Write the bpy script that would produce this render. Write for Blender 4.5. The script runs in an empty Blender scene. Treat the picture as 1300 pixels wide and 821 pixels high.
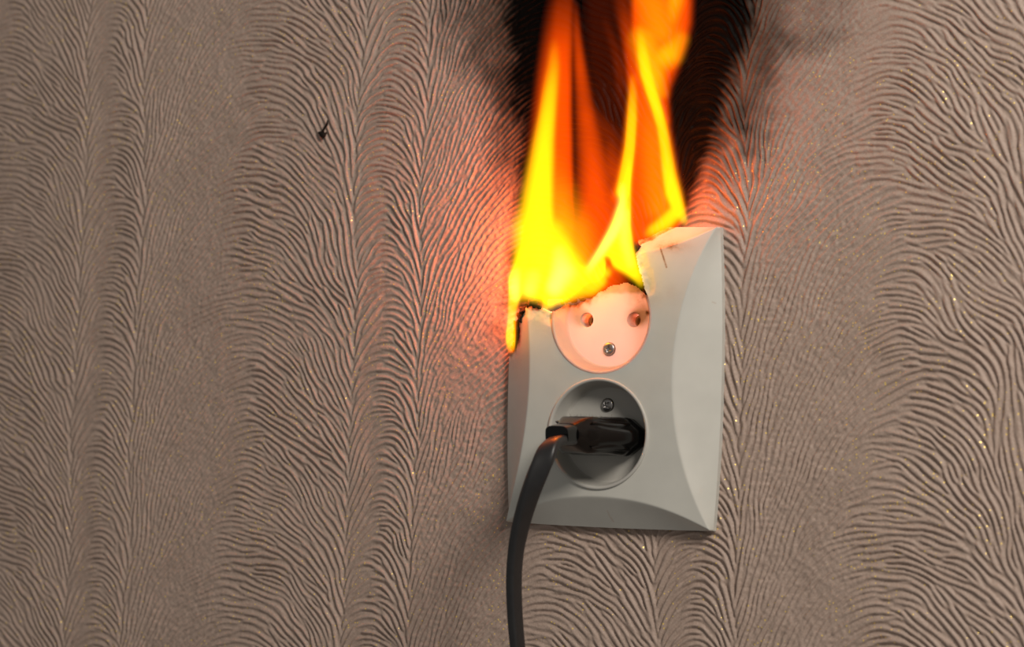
import bpy, bmesh, math, random
import numpy as np
from mathutils import Vector, Matrix

# ------------------------------------------------------------------ camera, world, light
S = 0.001                                   # everything below is built in millimetres
FP = 2886.66                                # focal length in pixels of the 1300 x 821 frame
CAM_F = np.array([-0.46741575, 0.88094729, 0.07385385])
CAM_R = np.array([0.88399929, 0.4665396, 0.02976672])
CAM_U = np.array([0.00823283, -0.07920019, 0.99682473])
CAM_C = np.array([356.83435, -753.88696, -29.98571])

scene = bpy.context.scene
C = scene.collection
cam_data = bpy.data.cameras.new('camera')
cam = bpy.data.objects.new('camera', cam_data)
C.objects.link(cam)
M = Matrix.Identity(4)
for i in range(3):
    M[i][0] = CAM_R[i]; M[i][1] = CAM_U[i]; M[i][2] = -CAM_F[i]; M[i][3] = CAM_C[i] * S
cam.matrix_world = M
cam_data.sensor_width = 36
cam_data.lens = FP / 1300 * 36
cam_data.shift_y = -45.0 / 1300
cam_data.clip_start = 0.01
cam_data.clip_end = 50
cam_data.dof.use_dof = True
cam_data.dof.focus_distance = 0.842
cam_data.dof.aperture_fstop = 9.5
scene.camera = cam

world = bpy.data.worlds.new('world')
world.use_nodes = True
scene.world = world
world.node_tree.nodes['Background'].inputs['Color'].default_value = (1.0, 0.965, 0.91, 1)
world.node_tree.nodes['Background'].inputs['Strength'].default_value = 0.17


def area_light(name, loc, target, size, watts, color):
    d = bpy.data.lights.new(name, 'AREA')
    d.energy = watts; d.size = size; d.color = color
    o = bpy.data.objects.new(name, d)
    C.objects.link(o)
    o.location = loc
    o.rotation_euler = (Vector(target) - Vector(loc)).to_track_quat('-Z', 'Y').to_euler()
    return o


area_light('room_lamp', (0.72, -0.60, 0.54), (0.05, 0, 0.0), 0.28, 8.6, (1.0, 0.93, 0.84))

vs = scene.view_settings
vs.view_transform = 'Standard'
vs.look = 'None'
vs.exposure = 0.0
vs.gamma = 1.0
vs.use_curve_mapping = False
scene.cycles.use_denoising = True
scene.cycles.max_bounces = 8
scene.cycles.sample_clamp_indirect = 4.0


# ------------------------------------------------------------------ helpers
def proj(P):
    d = np.asarray(P, float) - CAM_C
    z = d @ CAM_F
    return 650 + FP * (d @ CAM_R) / z, 365.5 - FP * (d @ CAM_U) / z


def at(px, py, y):
    """point of the photograph laid on the vertical plane at depth y (mm)"""
    d = CAM_F + CAM_R * (px - 650) / FP - CAM_U * (py - 365.5) / FP
    return CAM_C + d * ((y - CAM_C[1]) / d[1])


def link(name, me, mat, parent=None, smooth=True):
    if mat is not None:
        me.materials.append(mat)
    if smooth:
        me.polygons.foreach_set('use_smooth', np.ones(len(me.polygons), bool))
    o = bpy.data.objects.new(name, me)
    C.objects.link(o)
    if parent is not None:
        o.parent = parent
    return o


def quads_mesh(name, V, Q):
    V = np.asarray(V, float); Q = np.asarray(Q, int)
    me = bpy.data.meshes.new(name)
    me.vertices.add(len(V))
    me.vertices.foreach_set('co', (V * S).astype(np.float32).ravel())
    me.loops.add(Q.size)
    me.loops.foreach_set('vertex_index', Q.astype(np.int32).ravel())
    me.polygons.add(len(Q))
    me.polygons.foreach_set('loop_start', np.arange(0, Q.size, 4, dtype=np.int32))
    me.update(calc_edges=True)
    return me


def float_attr(me, name, vals):
    a = me.attributes.new(name, 'FLOAT', 'POINT')
    a.data.foreach_set('value', np.asarray(vals, np.float32))


def compact(V, Q, *attrs):
    used = np.unique(Q)
    m = -np.ones(len(V), int); m[used] = np.arange(len(used))
    return (V[used], m[Q]) + tuple(a[used] for a in attrs)


def boundary(Q):
    e = np.concatenate([Q[:, [0, 1]], Q[:, [1, 2]], Q[:, [2, 3]], Q[:, [3, 0]]])
    e = e[e[:, 0] != e[:, 1]]
    s = np.sort(e, 1)
    key = s[:, 0].astype(np.int64) * (s.max() + 1) + s[:, 1]
    u, inv, cnt = np.unique(key, return_inverse=True, return_counts=True)
    return e[cnt[inv] == 1]


def add_rim(V, Q, E, off):
    """extrude the boundary edges E by off (per vertex or constant) with vertices of their own"""
    off = np.asarray(off, float)
    A = V[E[:, 0]]; B = V[E[:, 1]]
    oa = off[E[:, 0]] if off.ndim == 2 else off
    ob = off[E[:, 1]] if off.ndim == 2 else off
    n = len(V); k = len(E); i = np.arange(k)
    V2 = np.concatenate([V, A, B, B + ob, A + oa])
    Q2 = np.concatenate([Q, np.stack([n + k + i, n + i, n + 3 * k + i, n + 2 * k + i], 1)])
    return V2, Q2, np.concatenate([np.arange(n), E[:, 0], E[:, 1], E[:, 1], E[:, 0]])


def value_noise(x, z, scale, seed):
    """smooth 2-D value noise in -1..1"""
    rng = np.random.RandomState(seed)
    T = rng.uniform(-1, 1, (64, 64))
    u = np.asarray(x, float) / scale + 1000.0; v = np.asarray(z, float) / scale + 1000.0
    i = np.floor(u).astype(int); j = np.floor(v).astype(int)
    f = u - i; g = v - j
    f = f * f * (3 - 2 * f); g = g * g * (3 - 2 * g)
    a = T[i % 64, j % 64]; b = T[(i + 1) % 64, j % 64]
    c = T[i % 64, (j + 1) % 64]; d = T[(i + 1) % 64, (j + 1) % 64]
    return (a * (1 - f) + b * f) * (1 - g) + (c * (1 - f) + d * f) * g


def fbm(x, z, scale, seed, n=3):
    return sum(value_noise(x, z, scale / 2 ** k, seed + k) / 2 ** k for k in range(n)) / (2 - 2 ** (1 - n))


def sstep(a, b, x):
    t = np.clip((np.asarray(x, float) - a) / (b - a), 0, 1)
    return t * t * (3 - 2 * t)


def in_poly(px, py, poly):
    px = np.asarray(px); py = np.asarray(py)
    r = np.zeros(px.shape, bool)
    n = len(poly)
    for i in range(n):
        x1, y1 = poly[i]; x2, y2 = poly[(i + 1) % n]
        if y1 == y2:
            continue
        c = ((y1 > py) != (y2 > py)) & (px < (x2 - x1) * (py - y1) / (y2 - y1) + x1)
        r ^= c
    return r


def poly_dist(px, py, poly, closed=True):
    d = np.full(np.shape(px), 1e9)
    n = len(poly)
    for i in range(n if closed else n - 1):
        ax, ay = poly[i]; bx, by = poly[(i + 1) % n]
        dx, dy = bx - ax, by - ay
        t = np.clip(((px - ax) * dx + (py - ay) * dy) / max(dx * dx + dy * dy, 1e-9), 0, 1)
        d = np.minimum(d, np.hypot(px - ax - t * dx, py - ay - t * dy))
    return d


def lathe(profile, n=72, cx=0.0, cz=0.0, a0=0.0):
    """profile of (r, y) turned about the y axis through (cx, cz)"""
    a = np.linspace(0, 2 * math.pi, n, endpoint=False) + a0
    V = []
    for r, y in profile:
        V.append(np.stack([cx + r * np.cos(a), np.full(n, float(y)), cz + r * np.sin(a)], 1))
    V = np.concatenate(V)
    Q = []
    for k in range(len(profile) - 1):
        i = np.arange(n); j = (i + 1) % n
        Q.append(np.stack([k * n + i, k * n + j, (k + 1) * n + j, (k + 1) * n + i], 1))
    return V, np.concatenate(Q)


def merge(parts):
    V = []; Q = []; n = 0
    for v, q in parts:
        V.append(v); Q.append(q + n); n += len(v)
    return np.concatenate(V), np.concatenate(Q)


def grid(xs, zs):
    X, Z = np.meshgrid(xs, zs, indexing='ij')
    nx, nz = X.shape
    i, j = np.meshgrid(np.arange(nx - 1), np.arange(nz - 1), indexing='ij')
    a = (i * nz + j).ravel()
    Q = np.stack([a, a + nz, a + nz + 1, a + 1], 1)     # faces -y
    return X.ravel(), Z.ravel(), Q


def empty(name, loc, label, cat):
    o = bpy.data.objects.new(name, None)
    C.objects.link(o)
    o.empty_display_size = 0.02
    o['label'] = label; o['category'] = cat
    return o


# ------------------------------------------------------------------ materials
def new_mat(name):
    m = bpy.data.materials.new(name)
    m.use_nodes = True
    nt = m.node_tree
    b = nt.nodes['Principled BSDF']
    return m, nt, b


def N(nt, t, **kw):
    n = nt.nodes.new(t)
    for k, v in kw.items():
        setattr(n, k, v)
    return n


def mixc(nt, fac, a, b, blend='MIX'):
    n = N(nt, 'ShaderNodeMix', data_type='RGBA', blend_type=blend)
    for sock, v in ((n.inputs[0], fac), (n.inputs[6], a), (n.inputs[7], b)):
        if isinstance(v, (int, float)):
            sock.default_value = v
        elif isinstance(v, tuple):
            sock.default_value = v + (1,) if len(v) == 3 else v
        else:
            nt.links.new(v, sock)
    return n.outputs[2]


def math_n(nt, op, a, b=None, clamp=False):
    n = N(nt, 'ShaderNodeMath', operation=op, use_clamp=clamp)
    for s, v in ((n.inputs[0], a), (n.inputs[1], b)):
        if v is None:
            continue
        if isinstance(v, (int, float)):
            s.default_value = v
        else:
            nt.links.new(v, s)
    return n.outputs[0]


def noise_n(nt, scale, detail=3, rough=0.5):
    tc = N(nt, 'ShaderNodeTexCoord')
    n = N(nt, 'ShaderNodeTexNoise')
    n.inputs['Scale'].default_value = scale
    n.inputs['Detail'].default_value = detail
    n.inputs['Roughness'].default_value = rough
    nt.links.new(tc.outputs['Object'], n.inputs['Vector'])
    return n.outputs['Fac']


def ramp(nt, fac, stops):
    r = N(nt, 'ShaderNodeValToRGB')
    el = r.color_ramp.elements
    while len(el) < len(stops):
        el.new(0.5)
    for e, (p, c) in zip(el, stops):
        e.position = p; e.color = c + (1,) if len(c) == 3 else c
    nt.links.new(fac, r.inputs[0])
    return r.outputs[0]


def attr_n(nt, name):
    a = N(nt, 'ShaderNodeAttribute')
    a.attribute_name = name
    return a.outputs['Fac']


def wallpaper_mat():
    m, nt, b = new_mat('embossed_wallpaper')
    base = ramp(nt, noise_n(nt, 60, 4), [(0.30, (0.385, 0.280, 0.226)), (0.70, (0.45, 0.328, 0.268))])
    fine = noise_n(nt, 1500, 2, 0.7)
    base = mixc(nt, 0.35, base, ramp(nt, fine, [(0.35, (0.30, 0.225, 0.18)), (0.65, (0.50, 0.40, 0.34))]))
    # gold glitter flecks, in drifts
    tc = N(nt, 'ShaderNodeTexCoord')
    vo = N(nt, 'ShaderNodeTexVoronoi')
    vo.inputs['Scale'].default_value = 800
    nt.links.new(tc.outputs['Object'], vo.inputs['Vector'])
    dot = math_n(nt, 'LESS_THAN', vo.outputs['Distance'], 0.25)
    sep = N(nt, 'ShaderNodeSeparateColor')
    nt.links.new(vo.outputs['Color'], sep.inputs[0])
    pick = math_n(nt, 'LESS_THAN', sep.outputs[0], math_n(nt, 'MULTIPLY', math_n(nt, 'SUBTRACT', noise_n(nt, 35, 2), 0.38), 1.1))
    flk = math_n(nt, 'MULTIPLY', dot, pick)
    soot = attr_n(nt, 'soot')
    brown = attr_n(nt, 'scorch')
    flk = math_n(nt, 'MULTIPLY', flk, math_n(nt, 'SUBTRACT', 1.0, soot, True))
    col = mixc(nt, flk, base, (0.95, 0.68, 0.20))
    col = mixc(nt, brown, col, (0.11, 0.055, 0.028))
    col = mixc(nt, soot, col, (0.002, 0.0014, 0.001))
    nt.links.new(col, b.inputs['Base Color'])
    nt.links.new(math_n(nt, 'MULTIPLY', flk, 0.3), b.inputs['Metallic'])
    nt.links.new(math_n(nt, 'SUBTRACT', 0.55, math_n(nt, 'MULTIPLY', flk, 0.25)), b.inputs['Roughness'])
    nt.links.new(math_n(nt, 'SUBTRACT', 0.35, math_n(nt, 'MULTIPLY', soot, 0.30)), b.inputs['Specular IOR Level'])
    bp = N(nt, 'ShaderNodeBump')
    bp.inputs['Strength'].default_value = 0.35
    bp.inputs['Distance'].default_value = 0.0003
    nt.links.new(fine, bp.inputs['Height'])
    nt.links.new(bp.outputs[0], b.inputs['Normal'])
    return m


def plastic_mat(name, color, char=False, rough=0.38, translucent=0.0):
    m, nt, b = new_mat(name)
    n = noise_n(nt, 90, 4)
    c2 = tuple(c * 0.93 for c in color)
    col = ramp(nt, n, [(0.3, c2), (0.7, color)])
    b.inputs['Roughness'].default_value = rough
    b.inputs['Specular IOR Level'].default_value = 0.4
    if char:
        ch = attr_n(nt, 'char')
        cn = math_n(nt, 'ADD', ch, math_n(nt, 'MULTIPLY', math_n(nt, 'SUBTRACT', noise_n(nt, 420, 4, 0.65), 0.5),
                                          math_n(nt, 'MULTIPLY', ch, 1.4)), True)
        f = ramp(nt, cn, [(0.0, (1, 1, 1)), (0.30, (0.88, 0.76, 0.70)), (0.55, (0.42, 0.25, 0.14)), (0.78, (0.05, 0.028, 0.016)), (1.0, (0.008, 0.006, 0.005))])  # pale pink stop paints in the flame's glow; darker stops are char
        col = mixc(nt, 1.0, col, f, 'MULTIPLY')
        nt.links.new(math_n(nt, 'ADD', rough, math_n(nt, 'MULTIPLY', ch, 0.4), True), b.inputs['Roughness'])
        bp = N(nt, 'ShaderNodeBump')
        bp.inputs['Distance'].default_value = 0.0008
        nt.links.new(math_n(nt, 'MULTIPLY', ch, 0.9, True), bp.inputs['Strength'])
        nt.links.new(noise_n(nt, 700, 4, 0.6), bp.inputs['Height'])
        nt.links.new(bp.outputs[0], b.inputs['Normal'])
    nt.links.new(col, b.inputs['Base Color'])
    if translucent:
        tr = N(nt, 'ShaderNodeBsdfTranslucent')
        nt.links.new(mixc(nt, 1.0, col, (1.0, 0.86, 0.80), 'MULTIPLY'), tr.inputs['Color'])
        mx = N(nt, 'ShaderNodeMixShader')
        mx.inputs[0].default_value = translucent
        nt.links.new(b.outputs[0], mx.inputs[1])
        nt.links.new(tr.outputs[0], mx.inputs[2])
        nt.links.new(mx.outputs[0], nt.nodes['Material Output'].inputs['Surface'])
    return m


def simple_mat(name, color, rough=0.4, metal=0.0, spec=0.5, var=0.15, scale=200, bump=0.0):
    m, nt, b = new_mat(name)
    n = noise_n(nt, scale, 4)
    nt.links.new(ramp(nt, n, [(0.3, tuple(c * (1 - var) for c in color)), (0.7, tuple(c * (1 + var) for c in color))]), b.inputs['Base Color'])
    b.inputs['Roughness'].default_value = rough
    b.inputs['Metallic'].default_value = metal
    b.inputs['Specular IOR Level'].default_value = spec
    if bump:
        bp = N(nt, 'ShaderNodeBump')
        bp.inputs['Strength'].default_value = bump
        bp.inputs['Distance'].default_value = 0.0006
        nt.links.new(n, bp.inputs['Height'])
        nt.links.new(bp.outputs[0], b.inputs['Normal'])
    return m


def fire_mat(name, color, per_mm):
    """glowing gas: light given off in proportion to the depth of flame looked through"""
    m = bpy.data.materials.new(name)
    m.use_nodes = True
    nt = m.node_tree
    nt.nodes.clear()
    out = N(nt, 'ShaderNodeOutputMaterial')
    e = N(nt, 'ShaderNodeEmission')
    e.inputs['Color'].default_value = color + (1,)
    e.inputs['Strength'].default_value = per_mm / S
    nt.links.new(e.outputs[0], out.inputs['Volume'])
    return m


WALLPAPER = wallpaper_mat()
PLATE = plastic_mat('grey_white_plastic', (0.60, 0.585, 0.53), char=True)
INSERT_HOT = plastic_mat('translucent_plastic', (0.62, 0.60, 0.56), char=True, translucent=0.5)
INSERT = plastic_mat('socket_plastic', (0.52, 0.50, 0.455))
SCREW = simple_mat('dull_steel', (0.42, 0.40, 0.385), 0.32, 1.0)
BRASS = simple_mat('contact_brass', (0.50, 0.36, 0.16), 0.35, 1.0)
BLACK = simple_mat('black_plug_plastic', (0.0025, 0.0022, 0.002), 0.17, 0.0, 0.36)
CORDM = simple_mat('black_cord_rubber', (0.016, 0.0155, 0.016), 0.40, 0.0, 0.55)
CHAR = simple_mat('charred_plastic', (0.010, 0.007, 0.005), 0.75, 0.0, 0.2, 0.5, 900, 0.8)
BOX = simple_mat('charred_box_plastic', (0.03, 0.018, 0.012), 0.8)
LINT = simple_mat('lint', (0.05, 0.045, 0.04), 0.8)
FIRE_ORANGE = fire_mat('orange_flame_gas', (1.0, 0.075, 0.0), 0.34)
FIRE_YELLOW = fire_mat('yellow_flame_gas', (1.0, 0.62, 0.004), 0.27)
FIRE_WHITE = fire_mat('pale_flame_gas', (1.0, 0.75, 0.12), 0.40)

# ------------------------------------------------------------------ wall with embossed wallpaper
PER = 134.22          # repeat of the wallpaper pattern
X0 = 50.67            # one of its long seams
STEP = 0.42


def wall():
    xs = np.arange(-345, 245, STEP); zs = np.arange(-186, 180, STEP)
    X, Z = np.meshgrid(xs, zs, indexing='ij')
    nx, nz = X.shape
    # direction of the ridges: steep beside each seam, arching over in between
    Xw = X + 2.2 * value_noise(X * 0.6, Z, 34, 3) + 0.7 * value_noise(X, Z, 9, 4)
    p = ((Xw - X0) / PER) % 1.0
    ph = [0.0, 0.03, 0.09, 0.17, 0.25, 0.33, 0.40, 0.47, 0.56, 0.64, 0.71, 0.755, 0.7735, 0.7745, 0.795, 0.83, 0.865, 0.895, 0.93, 0.965, 0.985, 1.0]
    an = [80, 74, 66, 57, 46, 28, 6, -22, -38, -44, -52, -66, -80, 80, 64, 46, 20, -8, -34, -54, -68, -80]
    th = np.radians(np.interp(p, ph, an))
    soft = sstep(0.0, 0.05, p) * (1 - sstep(0.27, 0.40, p))       # the fine, fuzzy band beside the long seam
    seam = np.minimum(np.minimum(p, 1 - p), np.abs(p - 0.774)) * PER
    calm = sstep(0, 6, seam)
    th = th + calm * (1 - 0.3 * soft) * (0.44 * value_noise(X, Z * 0.8, 21, 11) + 0.34 * value_noise(X, Z, 8, 12) + 0.24 * (1 - 0.6 * soft) * value_noise(X, Z, 3.6, 13))
    ct, st = np.cos(th), np.sin(th)
    I, J = np.meshgrid(np.arange(nx), np.arange(nz), indexing='ij')

    def idx(du, dv):
        a = np.clip(np.rint(I + du), 0, nx - 1).astype(np.int32)
        b = np.clip(np.rint(J + dv), 0, nz - 1).astype(np.int32)
        return (a * nz + b).ravel()

    def threads(lam, seed, rounds):
        """irregular raised threads about lam cells apart that run along the direction th"""
        ia = [(idx(ct * k * 1.35, st * k * 1.35), math.exp(-(k / 4.0) ** 2)) for k in range(-6, 7)]
        ic = [(idx(-st * q * lam, ct * q * lam), math.cos(2 * math.pi * q) * math.exp(-(q / 0.62) ** 2)) for q in np.linspace(-0.85, 0.85, 9)]
        mw = sum(w for _, w in ic) / len(ic)
        ic = [(i, w - mw) for i, w in ic]
        h = np.random.RandomState(seed).normal(0, 1, nx * nz).astype(np.float32)
        for it in range(rounds):
            h = sum(h[i] * np.float32(w) for i, w in ia)
            h = sum(h[i] * np.float32(w) for i, w in ic)
            h /= h.std() + 1e-9
            h = np.tanh(1.25 * h)
        h = sum(h[i] * np.float32(w) for i, w in ia[4:9])
        h = h.reshape(nx, nz)
        g = np.pad(h, 1, mode='edge')
        h = 0.4 * h + 0.15 * (g[:-2, 1:-1] + g[2:, 1:-1] + g[1:-1, :-2] + g[1:-1, 2:])
        return h / h.std()
    h = threads((2.4 - 0.35 * soft + 0.62 * value_noise(X, Z, 9, 14)) / STEP, 5, 5)
    h2 = threads((1.5 + 0 * X) / STEP, 6, 2)
    h = np.tanh(1.2 * h - 0.25 + 0.65 * value_noise(X, Z, 4.5, 22)) + 0.2
    amp = 0.50 * (1 - 0.35 * soft) * (0.85 + 0.3 * value_noise(X, Z, 15, 21))
    relief = amp * h + 0.085 * h2 + 0.12 * value_noise(X, Z, 1.1, 31) * (0.6 + soft) - 0.28 * np.exp(-(seam / 1.3) ** 2)
    edge = np.minimum(np.minimum(X - xs[0], xs[-1] - X), np.minimum(Z - zs[0], zs[-1] - Z))
    relief *= sstep(0, 12, edge)
    Y = -(relief + 0.1)
    V = np.stack([X.ravel(), Y.ravel(), Z.ravel()], 1)
    _, _, Q = grid(xs, zs)
    cx = V[Q[:, 0], 0]; cz = V[Q[:, 0], 2]
    Q = Q[~((np.abs(cx) < 28) & (cz > -44) & (cz < 29))]             # opening for the back box
    # plain continuation of the wall all round
    R = 1500
    x0, x1, z0, z1 = xs[0], xs[-1], zs[0], zs[-1]
    n = len(V)
    ring = np.array([[-R, -.1, -R], [R, -.1, -R], [R, -.1, R], [-R, -.1, R], [x0, -.1, z0], [x1, -.1, z0], [x1, -.1, z1], [x0, -.1, z1]])
    rq = np.array([[0, 1, 5, 4], [1, 2, 6, 5], [2, 3, 7, 6], [3, 0, 4, 7]]) + n
    V = np.concatenate([V, ring]); Q = np.concatenate([Q, rq])
    # soot: the plume the fire has left above the socket
    px, py = proj(V)
    wob = 26 * fbm(V[:, 0], V[:, 2], 22, 41) + 9 * fbm(V[:, 0], V[:, 2], 4.5, 45) - 5 * np.concatenate([h.ravel(), np.zeros(8)])
    core = [(618, -260), (626, -60), (640, 40), (656, 110), (668, 175), (664, 240), (660, 290), (655, 330), (654, 385), (850, 385), (852, 310), (868, 262), (888, 215), (918, 150), (938, 80), (954, 30), (968, -60), (985, -260)]
    ins = np.where(in_poly(px, py, core), 1, -1) * poly_dist(px, py, core)
    low = sstep(120, 220, py)
    soot = sstep(-34 + 12 * low, 20 - 14 * low, ins + wob * (0.9 - 0.6 * low)) * 0.995
    halo = [(515, -260), (535, -60), (560, 40), (590, 120), (635, 190), (690, 240), (860, 260), (915, 250), (960, 200), (1012, 125), (1062, 40), (1095, -60), (1120, -260)]
    inh = np.where(in_poly(px, py, halo), 1, -1) * poly_dist(px, py, halo)
    smoke = sstep(-30, 50, inh + wob * 1.6)
    soot = np.maximum(soot, 0.78 * smoke * (0.65 + 0.5 * fbm(V[:, 0], V[:, 2], 12, 55)))
    scorch = 0.75 * sstep(-75, 5, ins + wob) * sstep(330, 200, py)
    me = quads_mesh('wall_back', V, Q)
    float_attr(me, 'soot', np.clip(soot, 0, 1))
    float_attr(me, 'scorch', np.clip(scorch, 0, 1))
    o = link('wall_back', me, WALLPAPER)
    o['kind'] = 'structure'
    return o


wall()

# ------------------------------------------------------------------ double socket
socket = empty('wall_socket', (0, 0, 0), 'light grey double wall socket with its top left corner burning away', 'socket')
HC = 12.1            # height of the front face above the wall
RIM = 19.9           # radius of the two round openings
DZ = 20.8            # their distance from the middle
LIP = 2.9
PW, PH = 42.1, 54.2
MELT = [(600, 452), (648, 446), (653, 436), (656, 418), (660, 403), (666, 391), (674, 387), (683, 388), (691, 391), (702, 397), (760, 405), (826, 394),
        (819, 372), (811, 348), (805, 324), (808, 306), (829, 296), (847, 287), (862, 281), (873, 278), (882, 284), (893, 286), (897, 270), (760, 150), (600, 250)]


def plate_height(u, v, x, z, ex, ez):
    face = HC + 0.3 - 0.35 * (u * u + v * v) - 6.0 * (u * v) ** 2
    h = face
    wx = np.maximum(np.where(u < 0, 13.8, 15.6) * (1 - v * v), 0.05)
    wz = np.maximum(11.5 * (1 - np.abs(u) ** 2.2), 0.05)
    sx = np.clip((ex - np.abs(x)) / wx, 0, 1)
    sz = np.clip((ez - np.abs(z)) / wz, 0, 1)
    s = np.minimum(sx, sz)
    # bevels are nearly flat, with a softened crease
    k = 1 - np.sqrt((1 - s) ** 2 + 0.0012) + 0.0006
    return LIP + (face - LIP) * np.clip(k, 0, 1)


def cover_plate():
    n1, n2 = 264, 336
    u, v, Q = grid(np.linspace(-1, 1, n1), np.linspace(-1, 1, n2))
    ex = np.where(u > 0, PW, PW - 2.2) + 1.9 * (1 - v * v) + np.where(u < 0, 0.2, 0) * (1 - v * v); ez = PH + 0.5 * (1 - u * u)
    x = u * ex; z = v * ez
    # carry crisp round openings: cells inside go, the vertices round the hole move onto the circle
    cxm = x[Q].mean(1); czm = z[Q].mean(1)
    hole = (np.hypot(cxm, czm - DZ) < RIM) | (np.hypot(cxm, czm + DZ) < RIM)
    keep = ~hole
    kv = np.zeros(len(x), bool); kv[Q[keep]] = True
    rv = np.zeros(len(x), bool); rv[Q[hole]] = True
    b = kv & rv
    for c in (DZ, -DZ):
        d = np.hypot(x, z - c); m = b & (np.abs(d - RIM) < 1.2)
        x[m] *= RIM / d[m]; z[m] = c + (z[m] - c) * RIM / d[m]
    uu = x / ex; vv = z / ez
    h = plate_height(uu, vv, x, z, ex, ez)
    V = np.stack([x, -h, z], 1)
    px, py = proj(V)
    j = 3.0 * fbm(x, z, 6, 71) + 1.6 * fbm(x, z, 1.6, 75)
    gone = in_poly(px + j, py + j * 0.8, MELT)
    keep &= ~gone[Q].any(1)
    Q = Q[keep]
    V, Q, u2, v2 = compact(V, Q, u, v)
    # loose crumbs of the ragged line are dropped: keep what is joined to the body
    E = boundary(Q)
    outer = (np.abs(np.abs(u2) - 1) < 1e-6) | (np.abs(np.abs(v2) - 1) < 1e-6)
    onc = np.zeros(len(V), bool)
    for c in (DZ, -DZ):
        onc |= np.abs(np.hypot(V[:, 0], V[:, 2] - c) - RIM) < 0.02
    bm_ = np.zeros(len(V), bool); bm_[E.ravel()] = True
    melt = np.flatnonzero(bm_ & ~outer & ~onc)
    mp = V[melt]
    dist = np.full(len(V), 1e9)
    near = np.flatnonzero(V[:, 2] > -30)
    for s in range(0, len(near), 4000):
        q = near[s:s + 4000]
        dist[q] = np.sqrt(((V[q][:, None, :] - mp[None]) ** 2).sum(2).min(1))
    nz_ = fbm(V[:, 0], V[:, 2], 7, 81)
    # how burnt the edge is differs along it
    px, py = proj(V)
    burnt = 0.22 + 0.8 * np.maximum.reduce([np.exp(-(((px - a) / ra) ** 2 + ((py - b) / rb) ** 2)) for a, b, ra, rb in
                                            ((655, 420, 12, 34), (678, 386, 14, 9), (806, 313, 4, 10), (826, 304, 14, 9), (852, 292, 14, 8), (872, 284, 8, 6))])
    ch = sstep(3.2, 0.0, dist + 1.6 * nz_) * 0.95 * burnt
    band = np.where(in_poly(px, py, [(800, 318), (812, 311), (829, 303), (847, 293), (862, 287), (880, 285), (884, 270), (800, 270)]), 0.55 + 0.25 * nz_, 0)
    ch = np.maximum(ch, band)
    smoke = sstep(13, 0, dist + 4 * nz_) * 0.16
    px, py = proj(V)
    smudge = 0.55 * np.exp(-(((px - 848) / 26) ** 2 + ((py - 311) / 9) ** 2))
    smudge += 0.10 * np.exp(-(((px - 846) / 16) ** 2 + ((py - 372) / 14) ** 2))
    left = 0.9 * sstep(9, 2, np.abs(px - 655)) * sstep(452, 425, py) * (px < 664)
    ch = np.clip(np.maximum(np.maximum(ch, smoke), np.maximum(smudge * (0.7 + 0.6 * nz_), left)), 0, 1)
    for line, w_, k_ in (([(838, 314), (842, 326), (846, 339)], 1.3, 0.55), ([(771, 648), (774, 655), (779, 662)], 0.8, 0.22), ([(904, 383), (909, 385)], 0.7, 0.3)):
        ch = np.maximum(ch, k_ * np.clip(1.4 - poly_dist(px, py, line, False) / w_, 0, 1))
    # curl the hot edge: it sags and thickens
    sag = sstep(5, 0, dist)
    V[:, 1] += 1.2 * sag * (0.5 + fbm(V[:, 0], V[:, 2], 5, 91))
    off = np.zeros_like(V); off[:, 1] = 2.2
    off[outer, 1] = -V[outer, 1] - 0.1
    V2, Q2, src = add_rim(V, Q, E, off)
    # inner skin, so that the shell is solid
    n = len(V2)
    back = V.copy(); back[:, 1] += 2.2
    Qb = Q[~(outer[Q].any(1))][:, ::-1] + n
    Vf = np.concatenate([V2, back]); Qf = np.concatenate([Q2, Qb])
    chf = np.concatenate([ch[src], ch])
    me = quads_mesh('cover_plate', Vf, Qf)
    float_attr(me, 'char', chf)
    return link('cover_plate', me, PLATE, socket)


cover_plate()
FLOOR_Y = -4.2
MELT_IN = [(600, 395), (690, 396), (703, 395), (714, 387), (734, 384), (748, 380), (760, 372), (771, 365), (783, 361), (797, 359), (809, 363), (820, 374), (832, 384),
           (860, 384), (860, 200), (600, 200)]


def screw(parent, x, z, turn):
    ns, nr = 48, 10
    a = np.linspace(0, 2 * math.pi, ns, endpoint=False)
    V = []
    radii = [0.02, 0.35, 0.62, 0.85, 1.05, 1.25, 1.5, 1.8, 2.05, 2.2, 2.25]
    for r in radii:
        h = 0.75 * math.sqrt(max(0, 1 - (r / 2.35) ** 2)) + 0.5
        c = np.abs(np.cos(2 * (a + turn)))
        lim = 0.6 + 0.6 * c ** 3
        h = h - 0.95 * sstep(lim + 0.15, lim - 0.15, r)
        V.append(np.stack([x + r * np.cos(a), FLOOR_Y - h, z + r * np.sin(a)], 1))
    V.append(np.stack([x + 2.25 * np.cos(a), np.full(ns, FLOOR_Y + 1.0), z + 2.25 * np.sin(a)], 1))
    V = np.concatenate(V); Q = []
    i = np.arange(ns); j = (i + 1) % ns
    for k in range(len(radii)):
        Q.append(np.stack([k * ns + i, k * ns + j, (k + 1) * ns + j, (k + 1) * ns + i], 1)[:, ::-1])
    return link('screw', quads_mesh('screw', V, np.concatenate(Q)), SCREW, parent)


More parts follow.
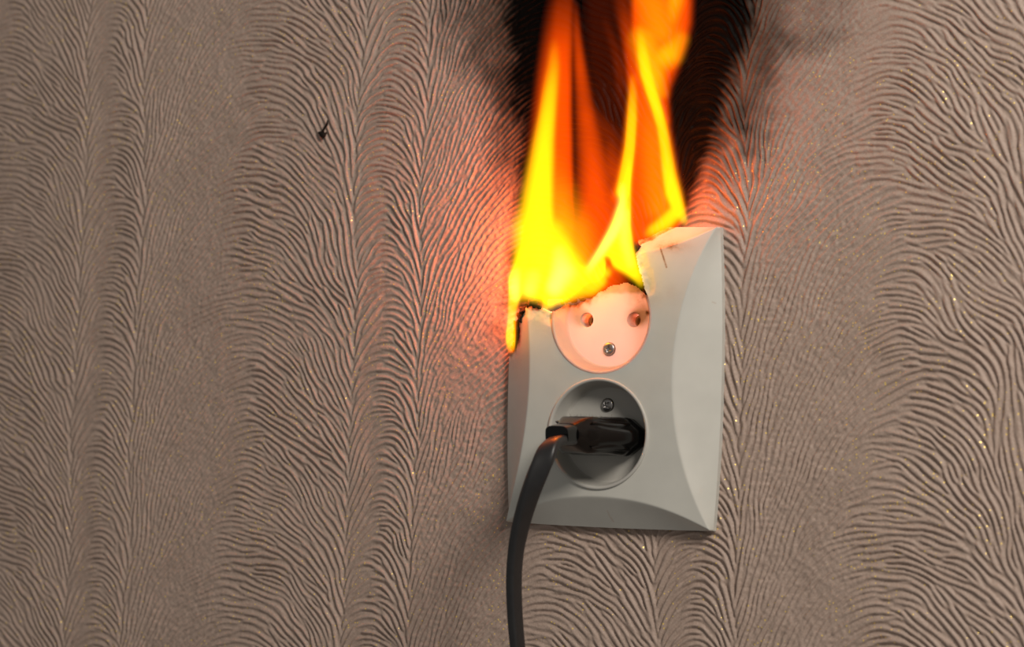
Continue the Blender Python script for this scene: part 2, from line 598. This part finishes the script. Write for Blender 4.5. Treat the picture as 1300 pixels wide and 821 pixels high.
def socket_insert(zc, zs, hot, mat, label=None):
    prof = [(20.1, -10.6), (20.1, -12.45), (19.9, -12.65), (19.4, -12.68), (19.0, -12.45), (18.75, -11.7), (17.6, -5.4), (17.3, -4.6), (16.9, FLOOR_Y)]
    if hot:
        prof = [(19.88, -11.2), (19.88, -12.25), (19.6, -12.35), (19.2, -12.2), (18.8, -11.6)] + prof[6:]
    pr = []
    for (r0, y0), (r1, y1) in zip(prof[:-1], prof[1:]):
        n = max(1, int(math.hypot(r1 - r0, y1 - y0) / 0.45))
        pr += [(r0 + (r1 - r0) * k / n, y0 + (y1 - y0) * k / n) for k in range(n)]
    pr.append(prof[-1])
    Vc, Qc = lathe(pr, 260, 0, zc)
    Qc = Qc[:, ::-1]
    g = np.arange(-17.2, 17.21, 0.38)
    x, z, Q = grid(g, g)
    holes = [(-9.5, 0, 2.75), (9.5, 0, 2.75), (0, zs - zc, 2.55)]
    cx = x[Q].mean(1); cz = z[Q].mean(1)
    keep = np.hypot(cx, cz) < 16.9
    for hx, hz, hr in holes:
        keep &= np.hypot(cx - hx, cz - hz) > hr
    kv = np.zeros(len(x), bool); kv[Q[keep]] = True
    rv = np.zeros(len(x), bool); rv[Q[~keep]] = True
    b = kv & rv
    for hx, hz, hr in [(0, 0, 16.9)] + holes:
        d = np.hypot(x - hx, z - hz); m = b & (np.abs(d - hr) < 0.8)
        x[m] = hx + (x[m] - hx) * hr / d[m]; z[m] = hz + (z[m] - hz) * hr / d[m]
    Vf = np.stack([x, np.full(len(x), FLOOR_Y), z + zc], 1)
    Vf, Qf = compact(Vf, Q[keep])
    parts = [(Vc, Qc), (Vf, Qf)]
    for hx, hz, hr in holes:
        dp = 7.0 if hx else 1.6
        v, q = lathe([(hr, FLOOR_Y), (hr - 0.12, FLOOR_Y + 0.25), (hr - 0.15, FLOOR_Y + dp)] + ([] if hx else [(0.1, FLOOR_Y + dp)]), 48, hx, zc + hz)
        parts.append((v, q[:, ::-1]))
    V, Q = merge(parts)
    ch = np.zeros(len(V))
    if hot:
        px, py = proj(V)
        j = 2.2 * fbm(V[:, 0], V[:, 2], 5, 171) + 1.2 * fbm(V[:, 0], V[:, 2], 1.4, 175)
        d = poly_dist(px, py, MELT_IN)
        gone = in_poly(px + j, py + j, MELT_IN)
        Q = Q[~gone[Q].any(1)]
        ch = sstep(11, 0, d + 2.5 * j) * (0.34 + 0.5 * np.exp(-(((px - 730) / 22) ** 2 + ((py - 381) / 9) ** 2)) + 0.3 * np.exp(-(((px - 822) / 8) ** 2 + ((py - 380) / 9) ** 2)))
        ch = np.maximum(ch, 0.30 * sstep(26, 0, np.abs(px - 815) + 3 * j) * sstep(425, 385, py))
        ch = np.maximum(ch, 0.9 * np.exp(-(((px - 822) / 3.0) ** 2 + ((py - 397) / 4.0) ** 2)))
        # soot round the right hand hole
        ch = np.maximum(ch, 0.5 * np.exp(-(((px - 806) / 11) ** 2 + ((py - 402) / 11) ** 2)))
        V, Q, ch = compact(V, Q, ch)
    me = quads_mesh('socket_insert', V, Q)
    float_attr(me, 'char', ch)
    o = link('socket_insert', me, mat, socket)
    if label:
        o['label'] = label
    screw(o, 0, zs, 0.3 if hot else 0.9)
    # brass contacts behind the two pin holes
    for hx in (-9.5, 9.5):
        v, q = lathe([(2.4, FLOOR_Y + 10.5), (2.3, FLOOR_Y + 6.2), (1.6, FLOOR_Y + 6.0), (1.4, FLOOR_Y + 10.5)], 24, hx, zc)
        link('contact', quads_mesh('contact', v, q[:, ::-1]), BRASS, o)
    return o


socket_insert(DZ, DZ - 10.6, True, INSERT_HOT, 'glowing upper socket insert melted along its top')
socket_insert(-DZ, -DZ + 10.6, False, INSERT)


def back_box():
    def box(x0, x1, y0, y1, z0, z1, skip=()):
        v = np.array([[x, y, z] for x in (x0, x1) for y in (y0, y1) for z in (z0, z1)], float)
        f = {'-x': [0, 1, 3, 2], '+x': [4, 6, 7, 5], '-y': [0, 4, 5, 1], '+y': [2, 3, 7, 6], '-z': [0, 2, 6, 4], '+z': [1, 5, 7, 3]}
        return v, np.array([q for k, q in f.items() if k not in skip])
    parts = [box(-29, 29, 0.9, 42, -45, 30, ('-y',)), box(-28.5, 28.5, -3.9, 41, -1.2, 1.2)]  # second box: unseen shelf added to keep inner light from the lower insert
    V, Q = merge(parts)
    return link('back_box', quads_mesh('back_box', V, Q), BOX, socket, smooth=False)


back_box()

# crusts of burnt plastic along the melted edge
random.seed(4)


def lump_mesh(seed):
    bm = bmesh.new()
    bmesh.ops.create_icosphere(bm, subdivisions=3, radius=1.0 * S)
    rr = random.Random(seed)
    ph = [Vector((rr.uniform(-3, 3), rr.uniform(-3, 3), rr.uniform(-3, 3))) for _ in range(7)]
    for v in bm.verts:
        d = v.co.normalized()
        k = 1 + sum(0.16 * math.sin(p.dot(d) * 2.3 + i) for i, p in enumerate(ph))
        v.co = d * k * S
    me = bpy.data.meshes.new('char_lump')
    bm.to_mesh(me); bm.free()
    me.materials.append(CHAR)
    me.polygons.foreach_set('use_smooth', np.ones(len(me.polygons), bool))
    return me


lumps = [lump_mesh(k) for k in range(4)]
for k, (px, py, y, sx, sz) in enumerate([(677, 384, -11.5, 1.9, 1.5), (671, 387, -10, 1.2, 0.9), (684, 389, -11.5, 1.0, 0.7), (661, 402, -8, 1.2, 1.9), (657, 414, -6.5, 1.2, 2.1),
                                         (655, 427, -5, 0.9, 2.4), (654, 437, -4.5, 0.8, 1.8), (664, 394, -9, 1.2, 1.3), (719, 381, -9, 1.3, 0.7), (728, 380, -8, 1.6, 0.9),
                                         (739, 379, -8, 1.4, 0.7), (809, 316, -9, 0.9, 1.8), (812, 330, -10, 0.5, 1.6), (714, 384, -9, 0.8, 0.6), (651, 442, -4, 0.6, 1.0)]):
    o = bpy.data.objects.new('char_lump', lumps[k % 4])
    C.objects.link(o)
    o.parent = socket
    o.location = Vector(at(px, py, y)) * S
    o.scale = (sx, 0.8 * min(sx, sz), sz)
    o.rotation_euler = (0, random.uniform(-0.4, 0.4), 0)

# ------------------------------------------------------------------ plug and its flat cord
plug = empty('power_plug', (0, 0, 0), 'black flat two pin plug and cord pushed into the lower socket', 'plug')
PZ = -DZ - 0.9


def hex_section(hw, hh, point, y, cx=0.0, cz=0.0, rot=0.0):
    """rounded hexagon, pointed towards +-x; point = flat share of the width"""
    k = 0.28
    point = point + 0.04
    base = [(hw, k * hh), (hw * point, hh), (-hw * point, hh), (-hw, k * hh), (-hw, -k * hh), (-hw * point, -hh), (hw * point, -hh), (hw, -k * hh)]
    pts = []
    n = len(base)
    for i in range(n):
        p0 = Vector(base[i - 1]); p1 = Vector(base[i]); p2 = Vector(base[(i + 1) % n])
        e1 = (p0 - p1); e2 = (p2 - p1)
        c = min(1.3, 0.42 * e1.length, 0.42 * e2.length)
        a = p1 + e1.normalized() * c; b = p1 + e2.normalized() * c
        for t in (0, 0.25, 0.5, 0.75, 1.0):
            q = a * (1 - t) ** 2 + p1 * 2 * t * (1 - t) + b * t * t
            pts.append((q.x, q.y))
    cr, sr = math.cos(rot), math.sin(rot)
    return [(cx + x * cr - z * sr, y, cz + x * sr + z * cr) for x, z in pts]


def loft(sections, cap=True):
    n = len(sections[0]); V = [p for s in sections for p in s]; Q = []
    for k in range(len(sections) - 1):
        for i in range(n):
            j = (i + 1) % n
            Q.append((k * n + i, (k + 1) * n + i, (k + 1) * n + j, k * n + j))
    faces = [tuple(q) for q in Q]
    if cap:
        faces.append(tuple(range(n)))
        faces.append(tuple(reversed(range((len(sections) - 1) * n, len(sections) * n))))
    me = bpy.data.meshes.new('loft')
    me.from_pydata([tuple(c * S for c in p) for p in V], [], faces)
    me.update()
    return me


def sharp(me, deg):
    me.set_sharp_from_angle(angle=math.radians(deg))


sec = []
for y, hw, hh, pt in [(-4.6, 16.2, 6.4, .60), (-5.0, 16.7, 6.8, .60), (-8.2, 16.7, 6.9, .60), (-8.7, 16.3, 6.5, .60), (-9.3, 15.7, 6.2, .60), (-9.8, 15.6, 6.3, .60), (-10.6, 16.0, 6.9, .60),
                      (-13, 15.6, 7.0, .60), (-16, 14.6, 6.7, .62), (-20, 12.8, 6.35, .64), (-24, 11.0, 6.3, .66), (-28, 9.4, 6.6, .66), (-30.5, 8.4, 6.5, .62), (-32.5, 7.4, 5.9, .60), (-35, 6.2, 4.9, .60), (-37, 5.6, 4.2, .60), (-37.8, 5.2, 3.9, .60)]:
    sec.append(hex_section(hw, hh, pt, y, 0, PZ))
me = loft(sec); sharp(me, 38)
link('plug_body', me, BLACK, plug)
# raised leaf-shaped grip on each sloping side of the body, and the collar ridges
for sx in (1, -1):
    for szn in (1, -1):
        V = []; F = []
        nl = 14
        for i in range(nl + 1):
            t = i / nl; y = -12.5 - 19 * t
            hw = np.interp(-y, [13, 16, 20, 24, 28, 30.5, 32.5], [15.6, 14.6, 12.8, 11.0, 9.4, 8.6, 7.8])
            hh = np.interp(-y, [13, 16, 20, 24, 28, 30.5, 32.5], [7.0, 6.7, 6.35, 6.3, 6.6, 6.8, 6.5])
            half = 0.26 * math.sin(math.pi * min(max(t, 0.02), 0.98)) ** 0.7
            for s_, up in ((-half, -0.1), (-half * 0.6, 0.65), (half * 0.6, 0.65), (half, -0.1)):
                q = 0.5 + s_
                x = hw * (1 - q) + hw * 0.66 * q; z = 0.28 * hh * (1 - q) + hh * q
                nx_, nz_ = 0.72 * hh, 0.34 * hw
                l = math.hypot(nx_, nz_)
                V.append(((x + up * nx_ / l) * sx, y, PZ + (z + up * nz_ / l) * szn))
            if i:
                a = (i - 1) * 4
                for k in range(3):
                    F.append((a + k, a + k + 1, a + k + 5, a + k + 4))
        m2 = bpy.data.meshes.new('grip')
        m2.from_pydata([tuple(c * S for c in p) for p in V], [], F); m2.update()
        link('grip', m2, BLACK, plug)
# pins, inside the lower socket
for hx in (-9.5, 9.5):
    v, q = lathe([(0.1, FLOOR_Y + 6.5), (1.2, FLOOR_Y + 6.3), (2.0, FLOOR_Y + 5.4), (2.0, -5.0)], 24, hx, -DZ)
    link('pin', quads_mesh('pin', v, q), BRASS, plug)


def cord_path():
    pts = [at(722, 558, -37.0), at(712, 559, -42.0), at(704, 561, -47.0), at(697, 568, -51.5), at(690, 584, -54), at(680, 608, -54.5), at(670, 636, -53), at(661, 668, -50.5), at(655, 700, -48), at(652.5, 735, -46), at(653.5, 775, -44), at(657, 820, -42), at(663, 870, -40), at(670, 930, -38)]
    return [Vector(p) for p in pts]


def catmull(P, n):
    out = []
    Q = [P[0] * 2 - P[1]] + P + [P[-1] * 2 - P[-2]]
    for i in range(1, len(Q) - 2):
        a, b, c, d = Q[i - 1:i + 3]
        for k in range(n):
            t = k / n
            out.append(0.5 * ((2 * b) + (c - a) * t + (2 * a - 5 * b + 4 * c - d) * t * t + (3 * b - a - 3 * c + d) * t ** 3))
    out.append(P[-1])
    return out


def sweep_flat(path, hw, hh, wdir, prof_n=28):
    """flat cord with a rounded rectangular section; hw, hh, wdir are functions of 0..1"""
    secs = []
    n = len(path)
    for i, p in enumerate(path):
        t = (path[min(i + 1, n - 1)] - path[max(i - 1, 0)]).normalized()
        w = wdir(i / (n - 1)); w = (w - t * w.dot(t)).normalized()
        v = t.cross(w)
        a_, b_ = hw(i / (n - 1)), hh(i / (n - 1))
        ring = []
        for k in range(prof_n):
            a = 2 * math.pi * k / prof_n
            c, s = math.cos(a), math.sin(a)
            e = 0.55
            ring.append(tuple(p + w * (a_ * math.copysign(abs(c) ** e, c)) + v * (b_ * math.copysign(abs(s) ** e, s))))
        secs.append(ring)
    return loft(secs)


def lerp_dir(stops):
    def f(t):
        for (t0, d0), (t1, d1) in zip(stops[:-1], stops[1:]):
            if t <= t1:
                k = (t - t0) / (t1 - t0)
                return d0.lerp(d1, k)
        return stops[-1][1]
    return f


path = catmull(cord_path(), 8)
wd = lerp_dir([(0, Vector((1, 0.0, 0.0))), (0.2, Vector((0.98, 0.1, 0.35))), (0.35, Vector((0.85, 0.45, 0.35))), (0.5, Vector((0.45, 0.9, 0.1))), (0.62, Vector((0.1, 1, 0.0))), (1, Vector((0.05, 1, 0)))])
me = sweep_flat(path, lambda t: 3.7 - 0.5 * t, lambda t: 1.9 - 0.1 * t, wd)
link('cord', me, CORDM, plug)
# strain relief sleeve where the cord leaves the plug
sp = [Vector((-0.2, -35.5, PZ)), Vector((-0.3, -38.5, PZ)), Vector((-0.4, -41.5, PZ - 0.2)), Vector((-0.5, -43.8, PZ - 0.5))]
me = sweep_flat(catmull(sp, 6), lambda t: 5.0 - 0.4 * t, lambda t: 3.9 - 0.5 * t, lambda t: Vector((1, 0, 0.0)))
sharp(me, 50)
link('strain_relief', me, BLACK, plug)
# lint clinging to the top of the plug
V = []; F = []
rr = random.Random(8)
for k in range(34):
    y = rr.uniform(-30, -9)
    hw = np.interp(-y, [9, 13, 20, 28, 31], [14.6, 14.6, 12.0, 9.0, 8.2])
    p = Vector((rr.uniform(-0.6, 0.62) * hw, y, PZ + 6.4))
    d = Vector((rr.uniform(-1, 1), rr.uniform(-0.6, 0.3), rr.uniform(0.5, 1.2))).normalized()
    bend = Vector((rr.uniform(-1, 1), rr.uniform(-0.5, 0.5), -0.3)) * 0.5
    L = rr.uniform(0.8, 2.4)
    prev = None
    for s_ in range(5):
        t = s_ / 4
        c = p + d * L * t + bend * L * t * t
        r = 0.07 * (1.05 - t)
        b0 = len(V)
        for a in range(3):
            V.append(c + Vector((math.cos(a * 2.1), math.sin(a * 2.1), 0)) * r)
        if prev is not None:
            for a in range(3):
                F.append((prev + a, prev + (a + 1) % 3, b0 + (a + 1) % 3, b0 + a))
        prev = b0
me = bpy.data.meshes.new('lint')
me.from_pydata([tuple(c * S) for c in V], [], F); me.update()
o = link('lint', me, LINT, plug)
o['kind'] = 'stuff'

# ------------------------------------------------------------------ fire
fire = empty('fire', (0, 0, 0), 'yellow and orange fire burning up from the top of the wall socket', 'fire')


def flame(name, mat, y, strokes=(), fills=(), bite=(), step=0.55, wobble=0.0, lean=0.0, soft=2.0):
    """body of burning gas. strokes: lists of (px, py, radius_px, thickness_mm); fills: (polygon, thickness_mm, feather_px)
    thickness is real depth along y, rounded off towards the outline"""
    ex = [p[0] for s in strokes for p in s] + [q[0] for f in fills for q in f[0]]
    ey = [p[1] for s in strokes for p in s] + [q[1] for f in fills for q in f[0]]
    m = max([p[2] for s in strokes for p in s] + [4]) + 6
    cs = np.array([at(a, b, y) for a in (min(ex) - m, max(ex) + m) for b in (min(ey) - m, max(ey) + m)])
    xs = np.arange(cs[:, 0].min(), cs[:, 0].max(), step)
    zs = np.arange(cs[:, 2].min(), cs[:, 2].max(), step)
    x, z, Q = grid(xs, zs)
    px, py = proj(np.stack([x, np.full(len(x), float(y)), z], 1))
    T = np.zeros(len(x))
    for s in strokes:
        for (ax, ay, ar, at_), (bx, by, br, bt) in zip(s[:-1], s[1:]):
            dx, dy = bx - ax, by - ay
            t = np.clip(((px - ax) * dx + (py - ay) * dy) / (dx * dx + dy * dy), 0, 1)
            d = np.hypot(px - ax - t * dx, py - ay - t * dy) / (ar + (br - ar) * t)
            T = np.maximum(T, (at_ + (bt - at_) * t) * np.clip(1 - d * d, 0, 1) ** soft)
    for poly, thick, feather in fills:
        i = in_poly(px, py, poly)
        d = poly_dist(px, py, poly)
        g = thick(px, py) if callable(thick) else thick
        fe = feather(px, py) if callable(feather) else feather
        tt = np.clip(d / fe, 0, 1)
        T = np.maximum(T, np.where(i, g * (tt * tt * (3 - 2 * tt)), 0))
    for poly, feather in bite:
        i = in_poly(px, py, poly)
        d = np.where(i, 0, poly_dist(px, py, poly))
        T *= np.clip(d / feather, 0, 1) ** 2
    if wobble:
        T *= 1 + wobble * fbm(x * 2.0, z * 0.6, 12, 201)
    nx, nz = len(xs), len(zs)
    T2 = T.reshape(nx, nz)
    for _ in range(2 if step < 0.5 else 7):
        g = np.pad(T2, 1, mode='edge')
        T2 = 0.5 * T2 + 0.125 * (g[:-2, 1:-1] + g[2:, 1:-1] + g[1:-1, :-2] + g[1:-1, 2:])
    T = T2.ravel()
    Q = Q[T[Q].max(1) > 0.02]
    zz = z - z.min()
    yc = y + lean * zz + 1.5 * value_noise(x * 1.5, z * 0.5, 18, 77)
    T = np.maximum(T, 0.004)
    F = np.stack([x, yc - T * 0.5, z], 1); B = np.stack([x, yc + T * 0.5, z], 1)
    F, Qc, B = compact(F, Q, B)
    E = boundary(Qc)
    n = len(F)
    side = np.stack([E[:, 1], E[:, 0], E[:, 0] + n, E[:, 1] + n], 1)
    me = quads_mesh(name, np.concatenate([F, B]), np.concatenate([Qc, Qc[:, ::-1] + n, side]))
    return link(name, me, mat, fire)


def ramp_y(stops):
    ys = [s[0] for s in stops]; vs_ = [s[1] for s in stops]
    return lambda px, py: np.interp(py, ys, vs_)


# tall left tongue: orange body
flame('flame_tongue', FIRE_ORANGE, -13, fills=[
    ([(700, -60), (695, -20), (688, 10), (682, 50), (676, 90), (670, 140), (665, 190), (661, 240), (656, 290), (650, 330), (646, 372), (650, 388), (675, 385), (700, 392), (735, 384),
      (732, 330), (730, 250), (728.5, 200), (728, 140), (728.5, 80), (730, 20), (733, -60)],
     ramp_y([(-60, 0.12), (0, 0.55), (30, 1.2), (60, 2.2), (110, 3.0), (400, 3.3)]), lambda px, py: np.interp(px, [700, 724], [26.0, 7.0]))])
# second tongue, close behind it
flame('flame_tongue', FIRE_ORANGE, -8, strokes=[
    [(731, 5, 3, 0.2), (733, 45, 6, 1.3), (737, 85, 9, 1.9), (741, 120, 12, 1.6), (745, 160, 16, 1.7), (752, 205, 23, 2.2), (758, 250, 32, 2.7), (757, 300, 42, 3.2), (757, 350, 44, 3.2)],
    [(776, 190, 10, 0.2), (774, 225, 24, 1.0), (770, 265, 36, 2.4), (768, 310, 40, 3.0)]], soft=1.3)
# faint dull red veil between the tongues
flame('flame_tongue', FIRE_ORANGE, -5, fills=[
    ([(732, -60), (735, 60), (745, 150), (760, 230), (800, 260), (806, 150), (800, 60), (790, -10), (785, -60)], 0.10, 22)],
    strokes=[[(768, 25, 10, 0.15), (781, 60, 11, 0.32), (788, 90, 13, 0.42), (790, 120, 16, 0.25), (792, 150, 14, 0.1)],
             [(752, 150, 22, 0.4), (775, 175, 24, 0.45), (786, 215, 22, 0.8)]], soft=2)
# yellow heart of the left tongue
flame('flame_core', FIRE_YELLOW, -14, strokes=[
    [(703, 55, 8, 0.2), (702, 85, 11, 1.6), (698, 115, 12.5, 3.6), (694, 145, 14, 5.0), (689, 180, 17, 6.0), (685, 220, 21, 7.0), (682, 260, 26, 8), (680, 290, 34, 9), (684, 320, 38, 10)],
    [(680, 290, 34, 9), (686, 330, 40, 10), (686, 362, 37, 10)],
    [(696, 300, 40, 5), (712, 340, 44, 9), (716, 360, 30, 8)],
    [(692, 215, 34, 0.3), (700, 260, 48, 1.0), (712, 300, 54, 2.0), (716, 325, 50, 3.0)]],
    bite=[([(655, 402), (664, 392), (672, 386), (690, 389), (696, 402)], 10)], wobble=0.12)
flame('flame_core', FIRE_YELLOW, -16, strokes=[
    [(705, 372, 24, 9), (697, 382, 11, 7), (693, 389, 7, 3)],
    [(664, 312, 8, 0.5), (661, 335, 10, 5), (657, 355, 12, 9), (655, 372, 9, 8), (652, 386, 6, 6), (650.5, 398, 4.0, 6), (649.5, 410, 4.0, 7), (648.5, 424, 4.6, 9), (648.3, 434, 4.6, 9), (649, 443, 2.8, 5)],
    [(720, 358, 26, 8), (740, 352, 20, 7), (757, 348, 15, 6), (768, 345, 9, 4)],
    [(735, 372, 10, 3), (748, 366, 12, 5), (760, 356, 11, 5)]], wobble=0.2)
# burning drip down the left edge
flame('flame_drip', FIRE_ORANGE, -9, strokes=[[(653, 388, 9, 3), (651, 405, 7, 3), (649, 425, 8, 4), (649, 444, 5.5, 3)]], step=0.4)
# right tongue: orange body with its rounded upper lobe
flame('flame_tongue', FIRE_ORANGE, -15, fills=[
    ([(797, -60), (797, 0), (797, 40), (802, 80), (803, 130), (799, 180), (792, 215), (786, 250), (795, 300), (806, 312), (830, 304), (852, 294), (869, 283),
      (861, 258), (853, 225), (848, 190), (844, 150), (843, 122), (851, 106), (864, 88), (874, 64), (881, 30), (882, 0), (876, -60)],
     ramp_y([(-60, 3.2), (0, 3.4), (120, 3.4), (320, 3.4)]), lambda px, py: np.interp(py, [70, 150], [15, 6]))],
    strokes=[[(788, -30, 18, 0.15), (792, 10, 15, 0.5), (798, 45, 12, 1.3), (804, 85, 10, 2.2), (806, 120, 9, 2.8), (803, 150, 11, 2.8), (799, 185, 12, 2.8), (793, 220, 12, 2.8), (786, 250, 13, 2.8)],
        [(814, 40, 10, 1.0), (818, 72, 13, 2.4), (828, 118, 14, 2.8), (838, 150, 14, 2.8), (846, 200, 14, 2.8), (852, 235, 14, 2.8), (862, 266, 11, 2.8)],
        [(852, 86, 13, 2.0), (845, 108, 10, 2.4), (842, 128, 9, 2.8), (844, 155, 9, 2.8)]])
# yellow in the lobe and the two bright filaments of the right tongue
flame('flame_core', FIRE_YELLOW, -16, strokes=[
    [(813, 34, 5, 0.8), (815, 50, 8, 3.2), (818, 72, 9, 5.5), (822, 95, 9, 6.5), (828, 118, 8, 7), (834, 138, 7.5, 7), (840, 162, 7.5, 5.5), (844, 190, 9, 5), (848, 220, 11, 6), (853, 245, 13, 7), (860, 266, 10, 7), (868, 281, 3, 5)],
    [(805, 98, 4, 0.6), (805, 120, 6, 2.5), (803, 150, 7, 5), (799, 185, 7, 6), (794, 215, 8, 6.5), (789, 245, 9, 7)],
    [(858, 268, 12, 6), (842, 283, 13, 5), (828, 292, 10, 4), (822, 296, 6, 2)],
    [(836, 76, 24, 2.0), (850, 68, 22, 2.4), (862, 50, 16, 1.2)],
    [(823, 130, 18, 0.2), (828, 180, 24, 0.6), (834, 240, 28, 0.8), (838, 262, 28, 1.0)],
    [(820, 50, 26, 1.6), (830, 95, 20, 2.4), (838, 118, 12, 1.4)],
    [(858, -40, 18, 1.8), (857, 0, 15, 1.7), (852, 25, 14, 1.0)],
    [(812, -20, 20, 0.6), (832, 10, 32, 0.9), (838, 40, 34, 1.1)]])
# pale tongue leaning over the upper socket
flame('flame_core', FIRE_YELLOW, -18, fills=[
    ([(797, 190), (791, 226), (785, 258), (774, 288), (761, 312), (747, 335), (742, 352), (756, 356), (766, 346), (768, 332), (766, 326), (773, 329), (777, 340), (792, 348), (806, 358), (814, 367), (817, 360), (812, 342), (804, 315), (800, 285), (800, 240), (801, 205)],
     ramp_y([(190, 1), (240, 6), (400, 8.5)]), 6)])
flame('flame_core', FIRE_WHITE, -19, strokes=[
    [(789, 235, 4, 1.0), (788, 258, 6, 3.0), (784, 280, 9, 3.5), (776, 297, 8, 4.0), (762, 318, 6, 4), (750, 334, 5, 3), (745, 344, 4, 1)],
    [(790, 270, 9, 2.0), (792, 305, 10, 1.2), (800, 335, 8, 0.8)],
    [(712, 322, 14, 1.0), (716, 345, 20, 3.0), (706, 364, 16, 3.0)],
    [(656, 345, 7, 1.0), (654, 366, 7, 4.0), (655, 380, 5, 2.5)],
    [(676, 352, 14, 0.8), (672, 368, 12, 1.6)]])


def flame_light(px, py, y, watts, color=(1.0, 0.105, 0.018), r=0.003):
    d = bpy.data.lights.new('flame_light', 'POINT')
    d.energy = watts; d.color = color; d.shadow_soft_size = r
    o = bpy.data.objects.new('flame_light', d)
    C.objects.link(o)
    o.parent = fire
    o.location = Vector(at(px, py, y)) * S
    return o


for px, py, y, w in [(680, 240, -15, 0.022), (668, 300, -14, 0.03), (662, 345, -12, 0.028), (658, 385, -10, 0.008), (712, 345, -9, 0.02), (690, 150, -15, 0.010), (790, 300, -8, 0.012), (850, 238, -9, 0.010), (845, 200, -16, 0.008), (840, 70, -16, 0.006)]:
    flame_light(px, py, y, 1.75 * w)
# fire burning inside the box behind the upper socket
o = bpy.data.lights.new('inner_flame_light', 'POINT')
o.energy = 0.16; o.color = (1.0, 0.47, 0.36); o.shadow_soft_size = 0.006
lo = bpy.data.objects.new('inner_flame_light', o)
C.objects.link(lo); lo.parent = fire
lo.location = (0.0, 0.034, 0.016)

# ------------------------------------------------------------------ burnt fleck stuck to the wallpaper
fleck = empty('burnt_fleck', (0, 0, 0), 'tiny black burnt fleck with a thin stalk stuck on the wallpaper left of the fire', 'burnt fleck')


def tube(name, pts, radii, mat, parent, n=10):
    P = catmull([Vector(p) for p in pts], 4)
    R = np.interp(np.linspace(0, 1, len(P)), np.linspace(0, 1, len(radii)), radii)
    secs = []
    for i, p in enumerate(P):
        t = (P[min(i + 1, len(P) - 1)] - P[max(i - 1, 0)]).normalized()
        w = t.cross(Vector((0, 1, 0.01))).normalized(); v = t.cross(w)
        secs.append([tuple(p + w * (R[i] * math.cos(2 * math.pi * k / n)) + v * (0.6 * R[i] * math.sin(2 * math.pi * k / n))) for k in range(n)])
    return link(name, loft(secs), mat, parent)


tube('body', [at(404, 168, -1.0), at(408, 169.5, -1.4), at(411, 171, -1.5), at(415, 168, -1.0)], [0.3, 1.2, 1.35, 0.2], CHAR, fleck)
tube('stalk', [at(408, 170, -1.2), at(411, 164, -1.6), at(415, 158, -1.8), at(416, 152, -1.2)], [0.7, 0.5, 0.55, 0.15], CHAR, fleck)
